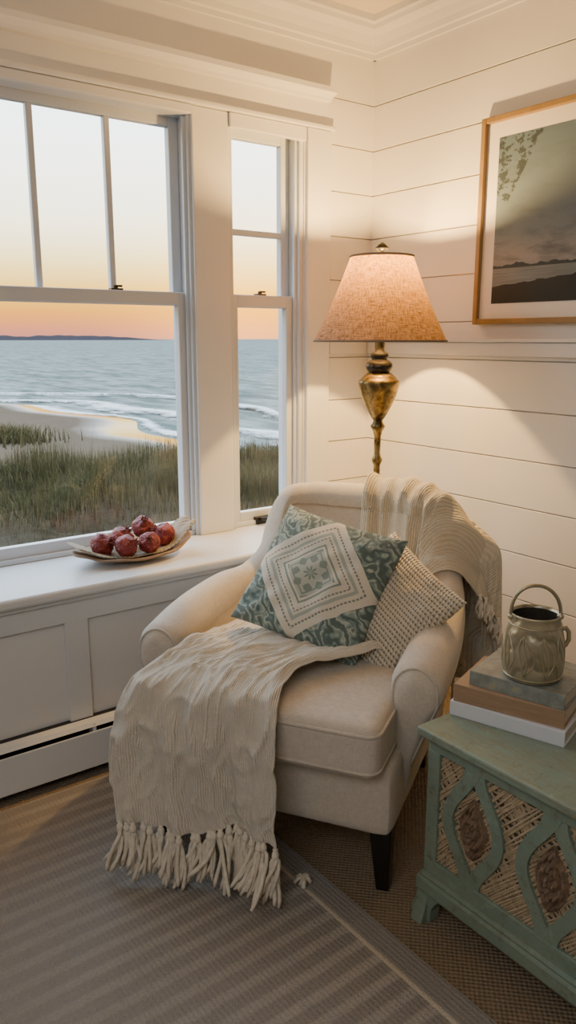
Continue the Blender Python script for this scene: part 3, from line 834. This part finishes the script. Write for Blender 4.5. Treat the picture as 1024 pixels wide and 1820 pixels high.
zm = (FZ0+FZ1)/2; hz = (FZ1-FZ0)/2+.006
def hw(t): return .066*(.5+.5*math.cos(PI*t))**.85+.006
def ribbon(b, yc, sg):
    n = 40; base = len(b.v); xo = .0004 if sg > 0 else .0012
    for i in range(n+1):
        t = -1+2*i/n; w = hw(t); z = zm+t*hz
        dw = (hw(min(1, t+.03))-hw(max(-1, t-.03)))/(.06*hz)
        e = min(.032, .0150*math.sqrt(1+dw*dw))+.008*abs(t)**6
        for xx, dd in ((CX0+xo, -e), (CX0+xo, e), (CX0+.018+xo, e), (CX0+.018+xo, -e)):
            b.v.append((xx, yc+sg*(w+dd), z))
    for i in range(n):
        for q in range(4):
            q2 = (q+1) % 4
            f = [base+i*4+q, base+i*4+q2, base+i*4+4+q2, base+i*4+4+q]
            b.face(f if sg > 0 else f[::-1])
for yc in MC:
    b = MB(); ribbon(b, yc, 1); ribbon(b, yc, -1)
    obj('ogee_band', b, M['sage'], cab)
    def med(u, v):
        t = -1+2*v; sx = -1+2*u
        w = .042*max(0, (1-abs(t)**1.6))**.85*(1-.12*t)
        y = yc+sx*w; z = zm+t*.080
        rr = math.sqrt((sx*.9)**2+t*t); an = math.atan2(t, sx+1e-6)
        dome = .013*max(0, 1-sx*sx)**.5*max(0, 1-t*t)**.4
        rel = .0050*(math.sin(3*an+rr*15)+.7*math.sin(7*an-rr*22)+.5*nz(sx*9, t*9, yc*10))*max(0, 1-max(abs(sx), abs(t))**6)
        return (CX0+.010-dome-rel, y, z)
    obj('medallion', MB().grid(med, 56, 56, flip=True), M['carved'], cab, smooth=True)

# ------------------------------------------------------------------ books
def book(loc, rot, L, D, H, cov, label, rb=.003):
    e = empty('book', loc, rot); tag(e, label, 'book', 'books stacked on the green cabinet')
    b = MB().box(0, L, 0, D, 0, rb).box(0, L, 0, D, H-rb, H).box(0, L, 0, rb*1.3, rb*.5, H-rb*.5)
    obj('cover', b, cov, e, local=True, bevel=.0015)
    obj('pages', MB().box(.005, L-.005, rb, D-.006, rb, H-rb), M['page'], e, local=True)
    return e
BR = math.atan2(-.954, .30)
book((1.358, 1.172, .510), BR, .275, .215, .037, M['white_cover'], 'white book at the bottom of the stack on the green cabinet')
book((1.362, 1.166, .547), BR+R(2), .262, .205, .044, M['tan_cover'], 'thick tan book in the middle of the stack')
book((1.388, 1.142, .591), BR-R(2), .228, .190, .036, M['grey_cover'], 'grey green illustrated book on top of the stack under the jug')

# ------------------------------------------------------------------ jug
JX, JY, JZ = 1.482, 1.036, .627; JS = .97
jug = empty('jug', (JX, JY, JZ)); tag(jug, 'embossed antique metal jug with hoop handle standing on the books', 'jug')
pr = [(0, 0), (.060, 0), (.065, .003), (.069, .012), (.0715, .030), (.0715, .050), (.0700, .075), (.0670, .100), (.0630, .125), (.0585, .145), (.0572, .152), (.0590, .157), (.0590, .161), (.0560, .161), (.0540, .154)]
pr = [(r*JS, z*JS) for r, z in pr]
obj('jug_body', MB().lathe(pr, JX, JY, JZ, 48), M['pewter'], jug, smooth=True)
pr = [(.0541, .154), (.055, .145), (.060, .12), (.066, .07), (.066, .03), (.058, .008), (0, .006)]
obj('inner_wall', MB().lathe([(r*JS, z*JS) for r, z in pr], JX, JY, JZ, 48), M['jug_inside'], jug, smooth=True)
b = MB()
for k in range(9):
    a0 = 2*PI*k/9
    for sg in (-1, 0, 1):
        pts = []
        for i in range(9):
            f = i/8; zz = .02+f*.10; rr = catmull([.0702, .0716, .0712, .0698, .0672, .0642], f)
            a = a0+sg*.24*math.sin(PI*f)+.10*math.sin(f*5)
            pts.append((JX+rr*JS*math.cos(a), JY+rr*JS*math.sin(a), JZ+zz*JS))
        b.tube(pts, [.0005]+[.0020]*7+[.0005], 6)
for zz, rr in ((.012, .0688), (.136, .0606)):
    b.loop_tube([(JX+rr*JS*math.cos(2*PI*k/40), JY+rr*JS*math.sin(2*PI*k/40), JZ+zz*JS) for k in range(40)], .0018, 6)
obj('embossing', b, M['pewter_rim'], jug, smooth=True)
LD = Vector((.803, -.596, 0))
b = MB(); pts = []
for k in range(25):
    a = PI*k/24
    pts.append(Vector((JX, JY, JZ+.146))+LD*(.0575*math.cos(a))+Vector((-.008*math.sin(a), .0, .076*math.sin(a)**.8)))
b.tube(pts, .0042, 8)
for sg in (-1, 1): b.sphere(Vector((JX, JY, JZ+.146))+LD*sg*.057, .008, 12, 8)
obj('hoop_handle', b, M['pewter_rim'], jug, smooth=True)
pts = [Vector((JX, JY, JZ))+LD*d*JS+Vector((0, 0, z*JS)) for d, z in ((.062, .118), (.074, .122), (.082, .110), (.083, .092), (.076, .078), (.067, .074))]
obj('side_handle', MB().tube(pts, .0055, 8), M['pewter_rim'], jug, smooth=True)

# ------------------------------------------------------------------ tray and fruit on the ledge
TX, TY, TZ = 1.150, 2.455, ZS
TR = R(-2)
def trayz(cx, rho): return .006+.016*rho**3+.024*(abs(cx)**3)*rho**2+.014*max(0, cx)**3*rho**3
def tray_fn(u, v):
    a = 2*PI*u; rho = v
    cx, sy = math.cos(a), math.sin(a)
    return (.212*rho*cx*(1+.04*cx*cx), .112*rho*sy*(1-.10*cx*cx), trayz(cx, rho)+.004+.0035*math.sin(9*a+.6)*rho**6)
tr = obj('tray', MB().grid(tray_fn, 72, 14, closed_u=True), M['traywood'], smooth=True, solid=.009, sub=1, loc=(TX, TY, TZ+.001), rotz=TR)
tag(tr, 'oval wooden tray holding red fruit on the window ledge', 'tray')
def liner_fn(u, v):
    x = -.218+.438*u; y = -.075+.150*v; y *= (1-.25*abs(2*u-1)**3)
    cx = x/.212; rho = min(1.05, math.sqrt(cx*cx+(y/.112)**2))
    c = cx/max(rho, .05)
    z = trayz(max(-1, min(1, c)), rho)+.015+.003*math.sin(x*60)*math.sin(y*50)
    z += .034*sstep(.72, 1.0, u)+.012*sstep(.22, 0, u)+.006*sstep(.8, 1, u)*math.sin(v*12)
    return (x, y, z)
ln = obj('cloth', MB().grid(liner_fn, 44, 24), M['weave'], smooth=True, solid=.006, sub=1, loc=(TX, TY, TZ+.001), rotz=TR)
tag(ln, 'tan woven cloth lining the wooden tray under the fruit', 'cloth')
def fruit(x, y, z, r, rot, label, tilt, sq):
    e = empty('fruit', (TX+x, TY+y, TZ+z), rot); tag(e, label, 'fruit', 'red fruit in the tray')
    b = MB()
    def fn(u, v):
        a = 2*PI*u; t = PI*(v-.5); k = math.cos(t); s = math.sin(t)
        lump = 1+.16*nz(2.2*k*math.cos(a)+rot, 2.2*k*math.sin(a), 2.2*s)+.05*nz(6*k*math.cos(a), 6*k*math.sin(a)+rot, 6*s)
        rr = r*k*lump*(1+.04*math.cos(5*a)*max(0, s+.4)); zz = r*(sq*s)*lump+(.10*r)*math.exp(-(k/.30)**2)*(1 if s > 0 else .3)
        return (rr*math.cos(a), rr*math.sin(a), zz)
    b.grid(fn, 36, 24, closed_u=True)
    obj('flesh', b, M['fruit'], e, smooth=True, local=True)
    c = MB()
    for k in range(6):
        a = 2*PI*k/6
        c.tube([(.18*r*math.cos(a), .18*r*math.sin(a), r*.92*sq), (.22*r*math.cos(a), .22*r*math.sin(a), r*1.16*sq), (.34*r*math.cos(a), .34*r*math.sin(a), r*1.36*sq)], [.0045, .004, .001], 6)
    c.lathe([(.26*r, r*.94*sq), (.22*r, r*1.08*sq), (.20*r, r*1.14*sq), (.12*r, r*1.02*sq), (0, r*1.0*sq)], 0, 0, 0, 12)
    obj('crown', c, M['calyx'], e, smooth=True, local=True)
    e.rotation_euler = (tilt[0], tilt[1], rot)
fruit(-.110, .012, .064, .041, .3, 'leftmost dark red fruit in the tray', (1.1, .5), .86)
fruit(-.050, -.046, .062, .039, 1.3, 'small red fruit at the front left of the tray', (.9, -.9), .94)
fruit(-.022, .049, .065, .043, 2.2, 'speckled red fruit at the back middle of the tray', (.2, -.6), .84)
fruit(.036, -.050, .062, .038, 2.9, 'red fruit at the front middle of the tray', (-1.0, .4), .92)
fruit(.114, -.008, .070, .042, 4.0, 'right hand red fruit beside the upturned end of the cloth', (.8, .5), .88)
fruit(.068, .060, .092, .041, 5.1, 'highest red fruit resting on the others by the window', (.3, .5), .85)

# ------------------------------------------------------------------ outside
ZSEA = -4.6
struct(obj('sea', MB().grid(lambda u, v: (-1500+5000*u, 15+3500*v, ZSEA), 2, 2), M['sea'], loc=(0, 0, 0)), 'pale silver grey sea out to the horizon', 'sea')
def coast(y): return 24+1.6*math.sin(y*.13)+.8*math.sin(y*.37)
def sand_h(x, y):
    d1 = coast(y)-x; d2 = (84-1.5*math.sin(x*.2))-y
    d = min(d1, d2) if (d1 > 14 or d2 > 14) else (14-math.hypot(max(0, 14-d1), max(0, 14-d2)))
    return ZSEA+max(-.6, min(2.2, .055*d))
def sand_fn(u, v):
    x = -90+150*u; y = 16+84*v
    return (x, y, sand_h(x, y))
struct(obj('beach', MB().grid(sand_fn, 110, 90), M['sand'], smooth=True, loc=(0, 0, 0)), 'pale sand beach curving along the surf', 'beach')
def dune_h(x, y):
    return -1.25-3.25*sstep(15.0, 25, y)+.10*nz(x*.5, y*.5, 0)+.05*nz(x*2, y*2, 3)
struct(obj('dune', MB().grid(lambda u, v: (-25+70*u, 3+24*v, dune_h(-25+70*u, 3+24*v)), 140, 80), M['soil'], smooth=True, loc=(0, 0, 0)), 'brown dune soil below the window', 'ground')
b = MB()
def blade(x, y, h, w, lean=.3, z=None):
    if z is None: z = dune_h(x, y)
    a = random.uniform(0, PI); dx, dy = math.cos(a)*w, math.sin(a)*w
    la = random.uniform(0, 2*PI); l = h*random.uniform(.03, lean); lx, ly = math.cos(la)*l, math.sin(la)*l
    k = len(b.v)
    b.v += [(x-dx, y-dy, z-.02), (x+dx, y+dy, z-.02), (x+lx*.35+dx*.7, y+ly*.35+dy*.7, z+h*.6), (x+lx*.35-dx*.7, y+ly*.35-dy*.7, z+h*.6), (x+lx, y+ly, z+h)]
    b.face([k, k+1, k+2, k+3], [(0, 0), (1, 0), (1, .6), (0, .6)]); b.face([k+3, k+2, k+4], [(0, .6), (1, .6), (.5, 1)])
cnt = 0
while cnt < 40000:
    x = random.uniform(-2, 18); y = random.uniform(5.5, 17)
    near = sstep(8.2, 11.4, y+.22*(x-4)+1.8*nz(x*.6, y*.6, 9))
    patch = nz(x*.55, y*.55, 40)
    if random.random() > (near+.12)*(1 if patch > -.22 else .25): continue
    cnt += 1
    clump = nz(x*.8, y*.8, 21)
    h = random.uniform(.35, .72)*(.28+.72*near)*(.85+.75*nz(x*.5, y*.5, 5))
    lean = .16
    if clump > .06: h *= .66; lean = .9
    if random.random() < .025: h *= 1.4
    blade(x, y, max(.07, h), random.uniform(.0035, .007), lean)
for i in range(2600):
    x = random.gauss(11.4, 1.7); y = random.gauss(43.5, 1.4)
    blade(x, y, random.uniform(.5, 1.0), .03, .8, sand_h(x, y))
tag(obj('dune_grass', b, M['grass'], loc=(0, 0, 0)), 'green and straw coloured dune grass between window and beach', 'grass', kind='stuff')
b = MB()
for off, wd, hh, ph in ((.3, 2.4, .05, 0), (4.5, 4.2, .22, 1), (12.5, 2.4, .35, 2)):
    def foam_fn(u, v, off=off, wd=wd, hh=hh, ph=ph):
        y = 22+61*v; bend = sstep(.70, 1, v)
        x = coast(y)+off+wd*(u-.5)*(1+.4*math.sin(y*.21+ph))+.9*math.sin(y*.17+ph)-bend*bend*16
        return (x, y+bend*off*.8, ZSEA+.03+hh*math.sin(PI*u))
    b.grid(foam_fn, 8, 160)
    def foam2(u, v, off=off, wd=wd, hh=hh, ph=ph):
        x = 12-110*v; y = 84+off*1.3+wd*(u-.5)+1.4*math.sin(x*.12+ph)
        return (x, y, ZSEA+.03+hh*math.sin(PI*u))
    b.grid(foam2, 8, 120)
tag(obj('sea_foam', b, M['foam'], smooth=True, loc=(0, 0, 0)), 'white foam of small waves breaking along the beach', 'surf', kind='stuff')
b = MB()
b.grid(lambda u, v: (-300+1560*u, 2300, ZSEA+v*(13+5*nz(u*14, 1)+3*nz(u*50, 4))*sstep(1, .80, u)), 160, 1)
struct(obj('far_shore', b, M['far_land'], loc=(0, 0, 0)), 'thin hazy strip of land on the horizon', 'land')

# ------------------------------------------------------------------ sky and lights
w = bpy.data.worlds.new('sunset_sky'); bpy.context.scene.world = w; w.use_nodes = True
nt = w.node_tree; nt.nodes.clear()
def WN(t, **p):
    n = nt.nodes.new(t)
    for k, v in p.items(): setattr(n, k, v)
    return n
tc = WN('ShaderNodeTexCoord'); sp = WN('ShaderNodeSeparateXYZ'); nt.links.new(tc.outputs['Generated'], sp.inputs[0])
rp = WN('ShaderNodeValToRGB'); nt.links.new(sp.outputs[2], rp.inputs[0])
stops = [(0, (.25, .095, .075)), (.012, (.33, .115, .055)), (.030, (.42, .170, .022)), (.052, (.52, .275, .032)), (.085, (.66, .48, .17)), (.13, (.82, .73, .51)), (.20, (.90, .89, .82)), (.27, (.82, .91, .98)), (.38, (.68, .85, 1.04)), (1, (.70, .96, 1.30))]
cr = rp.color_ramp
cr.elements[0].position = 0; cr.elements[0].color = (*stops[0][1], 1); cr.elements[1].position = 1; cr.elements[1].color = (*stops[-1][1], 1)
for p, c in stops[1:-1]:
    e = cr.elements.new(p); e.color = (*c, 1)
sd = Vector((.561, .829, .012)).normalized()
dot = WN('ShaderNodeVectorMath', operation='DOT_PRODUCT'); nt.links.new(tc.outputs['Generated'], dot.inputs[0]); dot.inputs[1].default_value = sd
pw = WN('ShaderNodeMath', operation='POWER'); mx0 = WN('ShaderNodeMath', operation='MAXIMUM'); nt.links.new(dot.outputs['Value'], mx0.inputs[0]); mx0.inputs[1].default_value = 0
nt.links.new(mx0.outputs[0], pw.inputs[0]); pw.inputs[1].default_value = 130
gl = WN('ShaderNodeMix', data_type='RGBA', blend_type='ADD'); gl.clamp_result = False
nt.links.new(pw.outputs[0], gl.inputs[0]); nt.links.new(rp.outputs[0], gl.inputs[6]); gl.inputs[7].default_value = (.36, .14, .0, 1)
bg = WN('ShaderNodeBackground'); nt.links.new(gl.outputs[2], bg.inputs[0]); bg.inputs[1].default_value = 5.4
ow = WN('ShaderNodeOutputWorld'); nt.links.new(bg.outputs[0], ow.inputs[0])

def area(name, loc, aim, size, e, c):
    l = bpy.data.lights.new(name, 'AREA'); l.shape = 'RECTANGLE'; l.size, l.size_y = size; l.energy = e; l.color = c
    o = bpy.data.objects.new(name, l); COL.objects.link(o); o.location = loc
    o.rotation_euler = (Vector(aim)-Vector(loc)).to_track_quat('-Z', 'Y').to_euler()
    return o
area('room_fill_light', (-.8, .1, 2.55), (.8, 1.1, .2), (1.5, 1.5), 32, (.93, .96, 1.0))  # added overhead fill to brighten the room, no fixture modelled

# ------------------------------------------------------------------ camera
cd = bpy.data.cameras.new('camera'); cam = bpy.data.objects.new('camera', cd); COL.objects.link(cam)
cd.sensor_fit = 'VERTICAL'; cd.sensor_height = 24; cd.lens = 1394/1820*24; cd.clip_start = .05; cd.clip_end = 6000
cam.location = (0, 0, 1.4); cam.rotation_euler = (R(90-12.5), 0, R(-36.6))
bpy.context.scene.camera = cam
